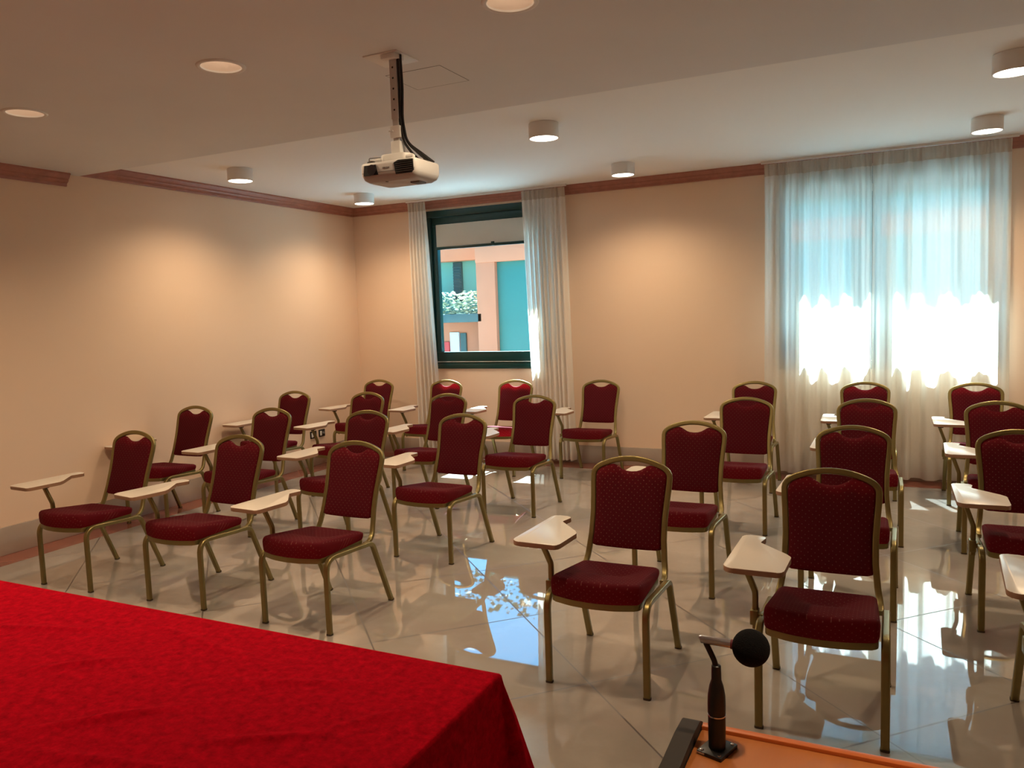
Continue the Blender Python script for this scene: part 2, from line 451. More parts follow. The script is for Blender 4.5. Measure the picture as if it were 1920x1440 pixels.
# ------------------------------------------------------------------ curtains
def curtain(x0t, x1t, x0b, x1b, folds, amp, zt, zb, y, mat, label, seed, head=.095, group=None, ampb=None, ripple=.0):
    rnd = random.Random(seed)
    r = empty('curtain', ((x0t + x1t) / 2, y, zb)); tag(r, label, 'curtain', group)
    ox, oz = r.location.x, r.location.z
    nx = folds * (14 if not ripple else 44); nz = 26
    ph = [rnd.uniform(-.6, .6) for _ in range(folds + 2)]
    am = [rnd.uniform(.65, 1.25) for _ in range(folds + 2)]
    wd = [rnd.uniform(.7, 1.4) for _ in range(folds)]
    tot = sum(wd); cum = [0]
    for w in wd: cum.append(cum[-1] + w / tot)
    def P(u, z):
        k = min(int(max(u, 0) * .999999 * folds), folds - 1)
        # uneven folds lower down, even gathers at the heading
        t = (zt - z) / (zt - zb)
        kk = 0
        while kk < folds - 1 and cum[kk + 1] < u: kk += 1
        loc = (u - cum[kk]) / (cum[kk + 1] - cum[kk])
        phase = 2 * PI * (kk + loc)
        A = (am[kk] * (1 - loc) + am[kk + 1] * loc)
        a = amp + ((ampb or amp) - amp) * min(1, t * 1.6)
        env = min(1, .45 + t * 3)
        yy = a * A * env * math.cos(phase + ph[kk] * t * .0) + .006 * math.sin(u * 37 + t * 3 + seed) * min(1, t * 2)
        yy += .008 * math.sin(phase * 2 + seed) * env * .5
        yy += ripple * math.sin(u * 2 * PI * folds * 3.3 + 1.5 * math.sin(u * 11 + seed)) * (1 - .45 * t)
        xx0 = x0t + (x0b - x0t) * t ** 1.2; xx1 = x1t + (x1b - x1t) * t ** 1.2
        xx = xx0 + (xx1 - xx0) * u + .25 * a * A * math.sin(phase * 2) * env * .5 * min(1, 12 * u, 12 * (1 - u))
        return (xx - ox, yy, z - oz)
    bm = bmesh.new()
    zs = [zt - head - (zt - head - zb) * (j / nz) for j in range(nz + 1)]
    G = [[bm.verts.new(P(i / nx, z)) for i in range(nx + 1)] for z in zs]
    for j in range(nz):
        for i in range(nx): bm.faces.new((G[j][i], G[j][i + 1], G[j + 1][i + 1], G[j + 1][i]))
    mesh_obj('drape', bm, mat, r, angle=180)
    # heading: finely gathered band
    bm = bmesh.new(); nh = nx
    def H(u, z):
        t = (zt - z) / head
        x, yy, zz = P(u, zt - head)
        q = math.sin(u * folds * 2 * PI * (1.5 if not ripple else 5)) * .006 * (1 - t * .5)
        return (x, yy * (.35 + .65 * t) + q - .004, z - oz)
    hz = [zt, zt - .012, zt - .03, zt - .055, zt - .08, zt - head - .004]
    G = [[bm.verts.new(H(i / nh, z)) for i in range(nh + 1)] for z in hz]
    for j in range(len(hz) - 1):
        for i in range(nh): bm.faces.new((G[j][i], G[j][i + 1], G[j + 1][i + 1], G[j + 1][i]))
    mesh_obj('heading_tape', bm, 'heading', r, angle=180)
    return r
YC = 7.815
curtain(-5.045, -4.812, -5.045, -4.700, 6, .030, 2.945, .05, YC, 'curtain', 'off-white curtain gathered at the left side of the open window', 3)
curtain(-3.600, -3.100, -3.530, -3.055, 9, .034, 2.945, .05, YC, 'curtain', 'off-white curtain gathered at the right side of the open window, edge catching sun', 5)
curtain(-1.092, -.171, -1.115, -.171, 5, .030, 2.945, .045, YC, 'sheer', 'left half of the closed sheer curtains, sunlit in front of the window', 8, head=.105, ampb=.046, ripple=.010)
curtain(-.168, .880, -.168, .905, 5, .030, 2.945, .045, YC - .006, 'sheer', 'right half of the closed sheer curtains, sunlit in front of the window', 11, head=.105, ampb=.046, ripple=.010)
for x0, x1, lb in ((-5.06, -3.08, 'white curtain track on the ceiling above the open-curtained window'),
                   (-1.12, .93, 'white curtain track on the ceiling above the closed sheer curtains')):
    bm = bmesh.new(); add_box(bm, (x0, YC - .014, ZC - .022), (x1, YC + .014, ZC), .003)
    tag(mesh_obj('curtain_track', bm, 'whitemetal'), lb, 'curtain track')

# ------------------------------------------------------------------ ceiling lamps
WARM = (1.0, .74, .47)
M['lampglow'] = emit('lamp_diffuser_glow', (1.0, .90, .76), 9)
M['bulbglow'] = emit('bulb_glow', (1.0, .76, .54), 2.6)
M['reflector'] = simple('lamp_reflector', (.85, .76, .68), .45, var=.02)
def spot(name, loc, energy, size, blend, parent, rad=.06, col=WARM):
    li = bpy.data.lights.new(name, 'SPOT'); li.energy = energy; li.color = col
    li.spot_size = size; li.spot_blend = blend; li.shadow_soft_size = rad
    o = bpy.data.objects.new(name, li); COL.objects.link(o); o.parent = parent; o.location = loc
    return o
E_SURF, E_REC = 88, 52
LAMPS = [(-5.09, 5.265, 'white cylinder ceiling lamp nearest the left wall, in the nearer row'),
         (-5.11, 7.075, 'white cylinder ceiling lamp in the far left corner of the room'),
         (-2.225, 5.25, 'white cylinder ceiling lamp just right of the projector'),
         (-2.232, 7.09, 'white cylinder ceiling lamp between the two windows'),
         (.622, 6.965, 'white cylinder ceiling lamp above the sheer curtains'),
         (.590, 5.235, 'white cylinder ceiling lamp cut by the right picture edge')]
for x, y, lb in LAMPS:
    r = empty('ceiling_lamp', (x, y, ZC)); tag(r, lb, 'ceiling lamp', 'surface-mounted cylinder lamps')
    bm = bmesh.new(); lathe(bm, [(0, 0), (.104, 0), (.106, -.003), (.106, -.100), (.1045, -.103), (.099, -.103), (.097, -.097), (.0, -.0965)], 40)
    mesh_obj('housing', bm, 'whitemetal', r, angle=30)
    bm = bmesh.new(); lathe(bm, [(0, -.0985), (.0965, -.0985), (.0965, -.1005), (.07, -.1025), (0, -.103)], 40)
    mesh_obj('diffuser', bm, 'lampglow', r)
    spot('lamp_light', (0, 0, -.11), E_SURF, math.radians(150), .9, r, .08)
RL = ['round recessed downlight at the left picture edge', 'round recessed downlight in the ceiling left of the projector pole',
      'round recessed downlight cut by the top picture edge, right of the projector pole',
      'round recessed downlight over the red table', 'round recessed downlight over the lectern']
for (x, y), lb in zip(REC, RL):
    r = empty('recessed_downlight', (x, y, ZS)); tag(r, lb, 'downlight', 'recessed downlights')
    bm = bmesh.new(); lathe(bm, [(.094, .004), (.094, -.004), (.100, -.008), (.112, -.006), (.115, -.001), (.115, .0), (.094, .004)], 40)
    mesh_obj('trim_ring', bm, 'whitemetal', r, angle=50)
    bm = bmesh.new(); lathe(bm, [(.0955, .001), (.088, .05), (.070, .085), (.05, .10), (0, .105)], 40)
    mesh_obj('reflector', bm, 'reflector', r)
    bm = bmesh.new(); lathe(bm, [(0, .060), (.02, .062), (.034, .074), (.036, .09), (.03, .1), (0, .1)], 24)
    mesh_obj('bulb', bm, 'bulbglow', r)
    spot('lamp_light', (0, 0, .003), E_REC, math.radians(50 if x > 0 else 145), .85, r, .03)

# ------------------------------------------------------------------ chair
HW = .2245
def back_y(z):
    t = [(.39, .428), (.42, .443), (.46, .459), (.50, .473), (.60, .505), (.70, .539), (.80, .570), (.87, .590), (.95, .608)]
    for (a, b), (c, d) in zip(t, t[1:]):
        if z <= c or c == .95: return b + (d - b) * (z - a) / (c - a)
def frame_half(z):
    t = [(.39, .196), (.46, .1905), (.55, .1815), (.64, .1800), (.73, .1855), (.80, .1915), (.836, .1925)]
    for (a, b), (c, d) in zip(t, t[1:]):
        if z <= c or c == .836: return b + (d - b) * (z - a) / (c - a)
TOP = [(.1925, .836), (.190, .850), (.182, .863), (.170, .874), (.155, .883), (.134, .892), (.110, .9005), (.085, .9075), (.058, .913), (.03, .9165), (0, .9175)]

def chair_meshes():
    D = {}
    leg_pr = tube_prof(.031, .025)
    for s in (-1, 1):
        x = s * HW; xr = s * (HW + .003)
        path = fillet([(x, 0, .004), (x, 0, .408), (x, .398, .387), (xr, .550, .004)], [0, .075, .055, 0], 10)
        # indices: 0 | 1..11 bend | 12..22 bend | 23
        fr = path[:12]; mid = path[11:13]; rr = path[12:]
        for nm, p in (('leg_front', fr), ('leg_rear', rr), ('rail', mid)):
            bm = bmesh.new(); sweep(bm, p, leg_pr, (1, 0, 0)); D[(nm, s)] = bm
        for nm, p in (('cap_front', [Vector((x, 0, 0)), Vector((x, 0, .009))]), ('cap_rear', [Vector((xr, .5518, 0)), Vector((xr, .5482, .009))])):
            bm = bmesh.new(); sweep(bm, p, tube_prof(.034, .028, .0), (1, 0, 0)); D[(nm, s)] = bm
    # back frame: one bent tube from the rear of one side rail over the top to the other
    zz = [.46, .48, .50, .55, .60, .65, .70, .75, .80]
    half = [(frame_half(z), z) for z in zz] + TOP
    pts = [(-x, z) for x, z in half] + [(x, z) for x, z in half[::-1][1:]]
    path = [Vector((x, back_y(z), z)) for x, z in pts]
    base = [(.2035, .365, .3865), (.203, .392, .389), (.2015, .416, .399), (.1985, .436, .416), (.1945, .449, .437)]
    path = [Vector((-a, b, c)) for a, b, c in base] + path + [Vector((a, b, c)) for a, b, c in base[::-1]]
    refs = []
    for p in path:
        refs.append(Vector((0, -1, .30)).normalized())
    bm = bmesh.new(); sweep(bm, path, tube_prof(.022, .0275), refs); D['back_frame'] = bm
    # seat plan
    def plan():
        base = [(-.205, .03), (-.200, -.012), (-.10, -.046), (0, -.056), (.10, -.046), (.200, -.012), (.205, .03), (.188, .385), (-.188, .385)]
        return round_poly(base, [.2, .055, .3, .3, .3, .055, .2, .035, .035], 6)
    pl = plan(); cx, cy = 0, .17
    def top(x, y):
        b = .4965 - .0425 * max(0, min(1, (y + .02) / .40)) ** 1.25
        k = max(0, 1 - (x / .175) ** 2) * math.exp(-((y - .215) / (.075 if y < .215 else .12)) ** 2)
        return b - .036 * k + .003 * max(0, 1 - (x / .2) ** 2)
    bm = bmesh.new(); uvl = bm.loops.layers.uv.new('UVMap')
    rings = []
    for sc, dz in ((.965, 'b'), (.985, .003), (1.0, .012), (1.010, .45), (1.010, .66), (1.0, .82), (.985, -.0085), (.962, -.003), (.93, -.0005), (.87, 0), (.78, 0), (.62, 0), (.44, 0), (.26, 0), (.1, 0)):
        rg = []
        for p in pl:
            x, y = cx + (p.x - cx) * sc, cy + (p.y - cy) * sc
            if dz == 'b': z = .409
            elif dz > 0:
                tz = top(x, y); z = .410 + (tz - .410) * dz if dz >= .1 else .409 + dz
            else: z = top(x, y) + dz
            rg.append(bm.verts.new((x, y, z)))
        rings.append(rg)
    n = len(pl)
    for A, B in zip(rings, rings[1:]):
        for i in range(n): bm.faces.new((A[i], A[(i + 1) % n], B[(i + 1) % n], B[i]))
    bm.faces.new(rings[0][::-1]); bm.faces.new(rings[-1])
    for f in bm.faces:
        for l in f.loops: c = l.vert.co; l[uvl].uv = (c.x, c.y - c.z + (.35 * abs(c.x) if False else 0))
    D['seat'] = bm
    # gold band under the cushion
    bm = bmesh.new()
    extrude_poly(bm, [(cx + (p.x - cx) * .985, cy + (p.y - cy) * .985) for p in pl], .384, .411, .003); D['seat_band'] = bm
    # backrest
    ins = .0135
    out = []
    for z in (.51, .56, .61, .66, .71, .76, .80, .83): out.append((frame_half(z) - ins, z))
    out += [(.176, .846), (.170, .856), (.158, .866), (.142, .8745), (.120, .8825), (.104, .8875), (.092, .8885), (.080, .8845), (.064, .8745), (.046, .8645), (.026, .8585), (0, .8565)]
    right = out; left = [(-x, z) for x, z in right[::-1][1:]]
    bot = [(-.155, .504), (-.10, .502), (0, .501), (.10, .502), (.155, .504)]
    ol = right + left + bot
    def shell(scales, c=(0, .70)):
        bm = bmesh.new(); uvl = bm.loops.layers.uv.new('UVMap')
        rings = []
        for sc, off in scales:
            rg = []
            for x, z in ol:
                xx, zz = c[0] + (x - c[0]) * sc, c[1] + (z - c[1]) * sc
                y = back_y(zz)
                rg.append(bm.verts.new((xx, y - off, zz - off * .3)))
            rings.append(rg)
        n = len(ol)
        for A, B in zip(rings, rings[1:]):
            for i in range(n): bm.faces.new((A[i], A[(i + 1) % n], B[(i + 1) % n], B[i]))
        bm.faces.new(rings[0][::-1]); bm.faces.new(rings[-1])
        for f in bm.faces:
            for l in f.loops: v = l.vert.co; l[uvl].uv = (v.x, v.z)
        return bm
    D['backrest'] = shell([(.1, -.016), (.5, -.016), (.9, -.013), (.97, -.009), (1.0, 0), (.993, .008), (.97, .014), (.93, .018), (.8, .022), (.5, .025), (.1, .026)])
    # added unseen core that blocks the sun, so only the back's top fabric glows
    bm = bmesh.new()
    pol = [(-.150, .525), (.150, .525), (.160, .62), (.162, .80)]
    for i in range(13):
        u = 1 - 2 * i / 12
        pol.append((.158 * u, .842 - .012 * math.cos(u * PI * 2.2) - .012 * (1 - u * u)))
    pol += [(-.162, .80), (-.160, .62)]
    A = [bm.verts.new((x, back_y(z) - .008, z)) for x, z in pol]; B = [bm.verts.new((x, back_y(z) + .006, z)) for x, z in pol]
    k = len(pol)
    bm.faces.new(A); bm.faces.new(B[::-1])
    for i in range(k): bm.faces.new((A[i], A[(i + 1) % k], B[(i + 1) % k], B[i]))
    D['sun_block_core'] = bm
    # writing tablet (pivot at the arm head)
    px, py = -.285, .10
    tp = [(-.343, -.075), (-.315, -.100), (-.130, -.100), (-.118, -.075), (-.112, .105), (-.135, .142), (-.252, .268), (-.238, .345), (-.262, .366), (-.318, .368), (-.338, .345)]
    tp = [(a - px, b - py) for a, b in tp]
    o2 = round_poly(tp, [.04, .04, .04, .04, .04, .04, .006, .02, .02, .02, .02], 4)
    bm = bmesh.new(); extrude_poly(bm, o2, 0, .021, .0025, 0, 1)
    for f in bm.faces:
        if abs(f.normal.z) < .5 : f.material_index = 1
    D['tablet'] = bm
    bm = bmesh.new(); add_box(bm, (-.045, -.03, -.007), (.05, .08, -.0005), .002); add_box(bm, (-.02, -.018, -.034), (.022, .024, -.006), .006)
    D['hinge'] = bm
    bm = bmesh.new()
    path = fillet([(-.2535, .125, .352), (-.2535, .125, .505), (-.300, .10, .640)], [0, .06, 0], 8)
    sweep(bm, path, tube_prof(.024, .024, .06), (0, 1, 0)); D['arm'] = bm
    bm = bmesh.new(); add_box(bm, (-.272, .098, .372), (-.2405, .152, .432), .004); add_box(bm, (-.245, .104, .392), (-.222, .146, .418), .003)
    D['clamp'] = bm
    return D, (px, py)

D, (TPX, TPY) = chair_meshes()
CH = empty('banquet_chair')
for s in (-1, 1):
    for nm, cp in (('leg_front', 'cap_front'), ('leg_rear', 'cap_rear')):
        l = mesh_obj('leg', D[(nm, s)], 'gold', CH, angle=60); mesh_obj('foot_cap', D[(cp, s)], 'cap', l)
    mesh_obj('side_rail', D[('rail', s)], 'gold', CH, angle=60)
mesh_obj('back_frame', D['back_frame'], 'gold', CH, angle=60)
mesh_obj('seat', D['seat'], 'fabric', CH, angle=80)
mesh_obj('seat_band', D['seat_band'], 'gold', CH)
bk = mesh_obj('backrest', D['backrest'], 'fabric', CH, angle=80); mesh_obj('sun_block_core', D['sun_block_core'], 'foam', bk)
tb = mesh_obj('writing_tablet', D['tablet'], ['laminate', 'beech'], CH, angle=30); tb.location = (TPX, TPY, .645)
mesh_obj('hinge_plate', D['hinge'], 'blackpl', tb)
mesh_obj('tablet_arm', D['arm'], 'gold', CH, angle=60)
mesh_obj('clamp', D['clamp'], 'gold', CH)

def copy_tree(o, parent=None):
    c = o.copy(); COL.objects.link(c); c.parent = parent
    for ch in list(o.children): copy_tree(ch, c)
    return c

CHAIRS = [
 # x, y, heading, tablet turn (deg), label
 (-4.759, 3.171, .012, 4, 'front row, nearest the left wall'),
 (-3.819, 3.206, .003, 9, 'front row, second from the left wall'),
 (-2.885, 3.185, -.015, 3, 'front row, left block, beside the aisle'),
 (-1.153, 3.125, .010, 2, 'front row, first right of the aisle'),
 (-.238, 3.072, 0, 0, 'front row, behind the microphone'),
 (.707, 3.128, .03, 4, 'front row, cut off by the right picture edge'),
 (-5.573, 4.462, .027, 3, 'second row, nearest the left wall'),
 (-4.691, 4.471, .029, 3, 'second row, second from the left wall'),
 (-3.738, 4.474, -.014, 0, 'second row, third from the left wall'),
 (-2.866, 4.434, -.036, -2, 'second row, left block, beside the aisle'),
 (-1.138, 4.391, -.004, 0, 'second row, first right of the aisle'),
 (-.211, 4.382, -.014, 0, 'second row, second right of the aisle'),
 (.631, 4.397, .017, 0, 'second row, third right of the aisle'),
 (-5.556, 5.727, 0, 2, 'third row, nearest the left wall'),
 (-4.680, 5.735, -.06, 5, 'third row, second from the left wall'),
 (-3.742, 5.707, -.05, 0, 'third row, third from the left wall'),
 (-2.828, 5.690, -.002, 0, 'third row, left block, beside the aisle'),
 (-1.038, 5.752, -.013, 0, 'third row, first right of the aisle'),
 (-.163, 5.759, .009, 0, 'third row, second right of the aisle'),
 (.652, 5.730, -.017, 0, 'third row, third right of the aisle'),
 (-5.409, 7.008, 0, 10, 'back row, in the far left corner'),
 (-4.514, 7.038, 0, 2, 'back row, under the left half of the open window'),
 (-3.672, 7.084, 0, 2, 'back row, sunlit under the right half of the open window'),
 (-2.723, 7.130, -.011, 0, 'back row, between the two windows'),
 (-1.171, 7.080, .001, 0, 'back row, at the left edge of the sheer curtains'),
 (-.197, 7.082, .034, 0, 'back row, before the middle of the sheer curtains'),
 (.640, 7.058, .008, 0, 'back row, before the right half of the sheer curtains'),
]
for i, (x, y, th, tt, lb) in enumerate(CHAIRS):
    c = CH if i == 0 else copy_tree(CH)
    c.location = (x, y, 0); c.rotation_euler = (0, 0, th)
    tag(c, 'burgundy banquet chair with tablet, ' + lb, 'chair', 'banquet chairs with writing tablets')
    for ch in c.children:
        if ch.name.startswith('writing_tablet'): ch.rotation_euler = (0, 0, -math.radians(tt))

# ------------------------------------------------------------------ projector on its ceiling mount
PX, PY = -2.098, 3.195
r = empty('projector_mount', (PX, PY, ZS)); tag(r, 'white ceiling pole mount holding the projector', 'projector mount')
bm = bmesh.new(); add_box(bm, (-.145, -.045, -.006), (.045, .145, 0), .002); add_box(bm, (-.05, -.04, -.03), (.03, .04, -.006), .006)
mesh_obj('ceiling_plate', bm, 'whitemetal', r)
bm = bmesh.new(); add_box(bm, (-.019, -.016, -.30), (.019, .016, -.02), .003)
for k in range(5): lathe(bm, [(0, 0), (.0035, 0), (.0035, .002), (0, .002)], 10, (0, 0, 0)) if False else None
p = mesh_obj('pole', bm, 'projwhite', r)
for k in range(5):
    bm = bmesh.new(); add_box(bm, (-.004, -.0175, -.07 - .048 * k), (.004, -.0155, -.062 - .048 * k), .0005)
    mesh_obj('pin_hole', bm, 'blackpl', p)
bm = bmesh.new(); add_box(bm, (-.0165, -.0135, -.435), (.0165, .0135, -.29), .003)
mesh_obj('inner_pole', bm, 'projwhite', r)
bm = bmesh.new(); add_box(bm, (-.027, -.022, -.385), (.027, .022, -.330), .004); add_box(bm, (-.031, -.026, -.357), (-.008, -.020, -.350), .001); add_box(bm, (-.025, -.024, -.465), (.025, .024, -.400), .004)
mesh_obj('pole_clamp', bm, 'whitemetal', r)
bm = bmesh.new()
extrude_poly(bm, round_poly([(-.075, -.05), (.075, -.05), (.075, .06), (-.075, .06)], .03), -.492, -.462, .004)
for a, b in ((-.12, -.06), (.12, -.06), (-.11, .07), (.11, .07)):
    sweep(bm, [Vector((a * .4, b * .4, -.478)), Vector((a, b, -.488))], circ(.008, 8), (0, 0, 1))
    sweep(bm, [Vector((a, b, -.484)), Vector((a, b, -.5055))], circ(.008, 8), (1, 0, 0))
mesh_obj('bracket', bm, 'whitemetal', r)
bm = bmesh.new()
sweep(bm, fillet([(-.06, -.06, -.476), (-.115, -.075, -.476), (-.115, -.075, -.500)], [0, .008, 0], 4), circ(.0022, 6), (0, 1, 0))
mesh_obj('security_wire', bm, 'greyprint', r)

PZ = 2.283
r = empty('projector', (-2.085, 3.19, PZ)); tag(r, 'white ceiling-hung projector with dark lens window, above the left chairs', 'projector')
bm = bmesh.new()
w, dF, dB, h = .1525, -.112, .105, .088
out = round_poly([(-w, dF), (w, dF), (w, dB), (-w, dB)], [.022, .03, .02, .02], 6)
lv = [(.80, 0, .0), (.93, .012, 0), (.985, .03, 0), (1.0, .044, 0), (1.0, .075, 0), (.985, .084, 0), (.95, h, 0)]
rings = [[bm.verts.new((p.x * s, p.y * s, z)) for p in out] for s, z, _ in lv]
n = len(out)
for A, B in zip(rings, rings[1:]):
    for i in range(n): bm.faces.new((A[i], A[(i + 1) % n], B[(i + 1) % n], B[i]))
bm.faces.new(rings[0][::-1]); bm.faces.new(rings[-1])
for f in bm.faces:
    if f.calc_center_median().z < .036: f.material_index = 1
body = mesh_obj('body', bm, ['projwhite', 'projunder'], r, angle=35)
bm = bmesh.new()
o2 = [(-.132, .030), (-.052, .030), (-.062, .076), (-.126, .076)]
def front_plate(bm, poly, y0, y1):
    A = [bm.verts.new((x, y0, z)) for x, z in poly]; B = [bm.verts.new((x, y1, z)) for x, z in poly]
    k = len(poly); bm.faces.new(A); bm.faces.new(B[::-1])
    for i in range(k): bm.faces.new((A[i], A[(i + 1) % k], B[(i + 1) % k], B[i]))
front_plate(bm, o2, dF - .003, dF + .02); mesh_obj('lens_window', bm, 'blackpl', r)
bm = bmesh.new(); lathe(bm, [(0, .0), (.021, 0), (.024, .004), (.024, .02), (0, .02)], 28)
bmesh.ops.rotate(bm, verts=bm.verts, matrix=Matrix.Rotation(PI / 2, 3, 'X')); bmesh.ops.translate(bm, verts=bm.verts, vec=(-.082, dF + .012, .053))
mesh_obj('lens', bm, 'lens', r)
bm = bmesh.new()
vp = [(.045, .022), (.128, .022), (.140, .034), (.138, .082), (.060, .084), (.036, .074)]
front_plate(bm, vp, dF - .002, dF + .02)
v = mesh_obj('vent', bm, 'blackpl', r)
bm = bmesh.new()
for k in range(6): add_box(bm, (.048, dF - .004, .030 + k * .009), (.132, dF - .0015, .033 + k * .009), .0005)
mesh_obj('vent_grille', bm, 'rubber', v)
tc = bpy.data.curves.new('badge', 'FONT'); tc.body = 'EPSON'; tc.size = .0125; tc.align_x = 'CENTER'; tc.align_y = 'CENTER'; tc.extrude = .0004
tc.materials.append(M['greyprint'])
tx = bpy.data.objects.new('badge_text', tc); bm_ = bpy.data.meshes.new_from_object(tx); bpy.data.objects.remove(tx)
to = bpy.data.objects.new('badge', bm_); COL.objects.link(to); to.parent = r; to.location = (-.008, dF - .0008, .0565); to.rotation_euler = (PI / 2, 0, 0)
bm = bmesh.new(); add_box(bm, (-.14, dF - .001, .0405), (.145, dF + .003, .0425)); mesh_obj('seam', bm, 'greyprint', r, smooth=False)
bm = bmesh.new(); add_box(bm, (.060, -.02, -.008), (.11, .045, .012), .004); mesh_obj('under_foot', bm, 'greyprint', r)
bm = bmesh.new(); add_box(bm, (-.03, -.09, -.003), (-.018, -.078, .01), .002); mesh_obj('front_foot', bm, 'greyprint', r)
bm = bmesh.new()
for k in range(3): add_box(bm, (-.135 + .01, dF + .02 + .0 * k, h - .004), (-.10, dF + .05, h + .012), .003) if k == 0 else None
add_box(bm, (.128, -.03, h - .02), (.147, .02, h + .004), .003)
mesh_obj('top_latch', bm, 'rubber', r)

bm = bmesh.new()
for dx, dy in ((.022, -.004), (.031, .006), (.026, .014)):
    pts = [(PX + dx, PY + dy, ZS - .008), (PX + dx + .004, PY + dy, 2.72), (PX + dx - .004, PY + dy, 2.58), (PX + dx + .014, PY + dy, 2.47), (PX + dx + .055 + dy * 2, PY + dy + .02, 2.415), (PX + dx + .088 + dy * 3, PY + .06, 2.372)]
    sweep(bm, fillet(pts, [0, .3, .3, .1, .06, 0], 6), circ(.0065, 8), (0, 1, 0))
tag(mesh_obj('cable', bm, 'blackpl'), 'black cable bundle running down the projector pole', 'cable')

# ------------------------------------------------------------------ wall sockets
for (yy, lb) in ((7.002, 'black wall socket on the left wall, the one nearer the viewer'), (7.150, 'black wall socket on the left wall, the one nearer the corner')):
    r = empty('wall_socket', (XL, yy, .352)); tag(r, lb, 'socket', 'wall sockets')
    bm = bmesh.new(); add_box(bm, (0, -.052, -.042), (.010, .052, .042), .003); mesh_obj('plate', bm, 'blackpl', r)
    bm = bmesh.new(); add_box(bm, (.009, -.040, -.026), (.020, -.014, .026), .003); mesh_obj('switch', bm, 'whitemetal', r)
    bm = bmesh.new(); lathe(bm, [(0, .014), (.012, .014), (.014, .0)], 16); bmesh.ops.rotate(bm, verts=bm.verts, matrix=Matrix.Rotation(PI / 2, 3, 'Y')); bmesh.ops.translate(bm, verts=bm.verts, vec=(.009, .018, 0))
    mesh_obj('outlet', bm, 'greyprint', r)

# ------------------------------------------------------------------ table with red cloth
TX0, TX1, TY0, TY1, TZ = -3.55, -.885, .88, 1.678, .757
r = empty('table', ((TX0 + TX1) / 2, (TY0 + TY1) / 2, 0)); tag(r, 'long speaker table hidden under the red velvet cloth', 'table')
hx, hy = (TX1 - TX0) / 2, (TY1 - TY0) / 2
bm = bmesh.new(); add_box(bm, (-hx, -hy, TZ - .03), (hx, hy, TZ), .004); mesh_obj('tabletop', bm, 'beech', r)
for sx in (-1, 1):
    for sy in (-1, 1):
        bm = bmesh.new(); add_box(bm, (sx * (hx - .06) - .02, sy * (hy - .06) - .02, 0), (sx * (hx - .06) + .02, sy * (hy - .06) + .02, TZ - .03), .003)
        mesh_obj('leg', bm, 'blackpl', r)
bm = bmesh.new()
hang = .72; st = .011
def cl(v, a, b): return max(a, min(b, v))
def cloth_pt(a, b):
    ex, ey = cl(a, TX0, TX1), cl(b, TY0, TY1)
    ox, oy = a - ex, b - ey
    L = math.hypot(ox, oy)
    zt = TZ + .006
    if L < 1e-6:
        w = 0
        for (cx, cy, ang, ln, am) in CREASE:
            dx, dy = a - cx, b - cy
            al = dx * math.cos(ang) + dy * math.sin(ang); ac = -dx * math.sin(ang) + dy * math.cos(ang)
            w += 3.0 * am * math.exp(-(al / ln) ** 2) * math.exp(-(ac / .013) ** 2)
        w += .0012 * math.sin(a * 7 + b * 3) * math.sin(b * 9 - a * 2)
        return (a, b, zt + max(w, -.002))
    dx, dy = ox / L, oy / L
    corner = min(abs(dx), abs(dy)) * 1.414
    Lc = min(L, hang)
    fl = (.018 + .05 * Lc * (1 + 0) + corner * .26 * Lc)
    fold = (.012 + .028 * corner) * math.sin((ex if abs(dy) > abs(dx) else ey) * 19 + math.atan2(dy, dx) * 5) * min(1, Lc * 2)
    out = min(Lc, .014) * .9 + max(fl + fold - .018, 0) * min(1, Lc / .06)
    z = zt - max(0, Lc - .008) if Lc > .014 else zt - Lc * Lc * 20
    return (ex + dx * out, ey + dy * out, max(z, .006))
CREASE = [(-1.95, 1.33, .62, .10, .0028), (-1.62, 1.16, .70, .13, .0035), (-1.22, 1.22, .5, .12, .0025), (-2.3, 1.45, .3, .2, .002),
          (-1.35, 1.45, .35, .18, .0018), (-1.05, 1.38, .9, .10, .0015), (-1.45, 1.03, .2, .2, .002), (-1.75, 1.55, -.15, .25, .0014)]
def ax(lo, hi):
    c = [lo - hang]
    v = lo - hang
    xs = []
    k = int(hang / .03)
    xs += [lo - hang + hang * i / k for i in range(k)]
    xs += [lo - .02, lo - .010, lo - .004]
    m = int((hi - lo) / st)
    xs += [lo + (hi - lo) * i / m for i in range(m + 1)]
    xs += [hi + .004, hi + .010, hi + .02]
    xs += [hi + hang * (i + 1) / k for i in range(k)]
    return sorted(set(round(q, 5) for q in xs))
xs, ys_ = ax(TX0, TX1), ax(TY0, TY1)
G = [[bm.verts.new(cloth_pt(a, b)) for a in xs] for b in ys_]
for j in range(len(ys_) - 1):
    for i in range(len(xs) - 1): bm.faces.new((G[j][i], G[j][i + 1], G[j + 1][i + 1], G[j + 1][i]))
tag(mesh_obj('tablecloth', bm, 'velvet', angle=180), 'bright red velvet cloth draped over the speaker table', 'tablecloth')

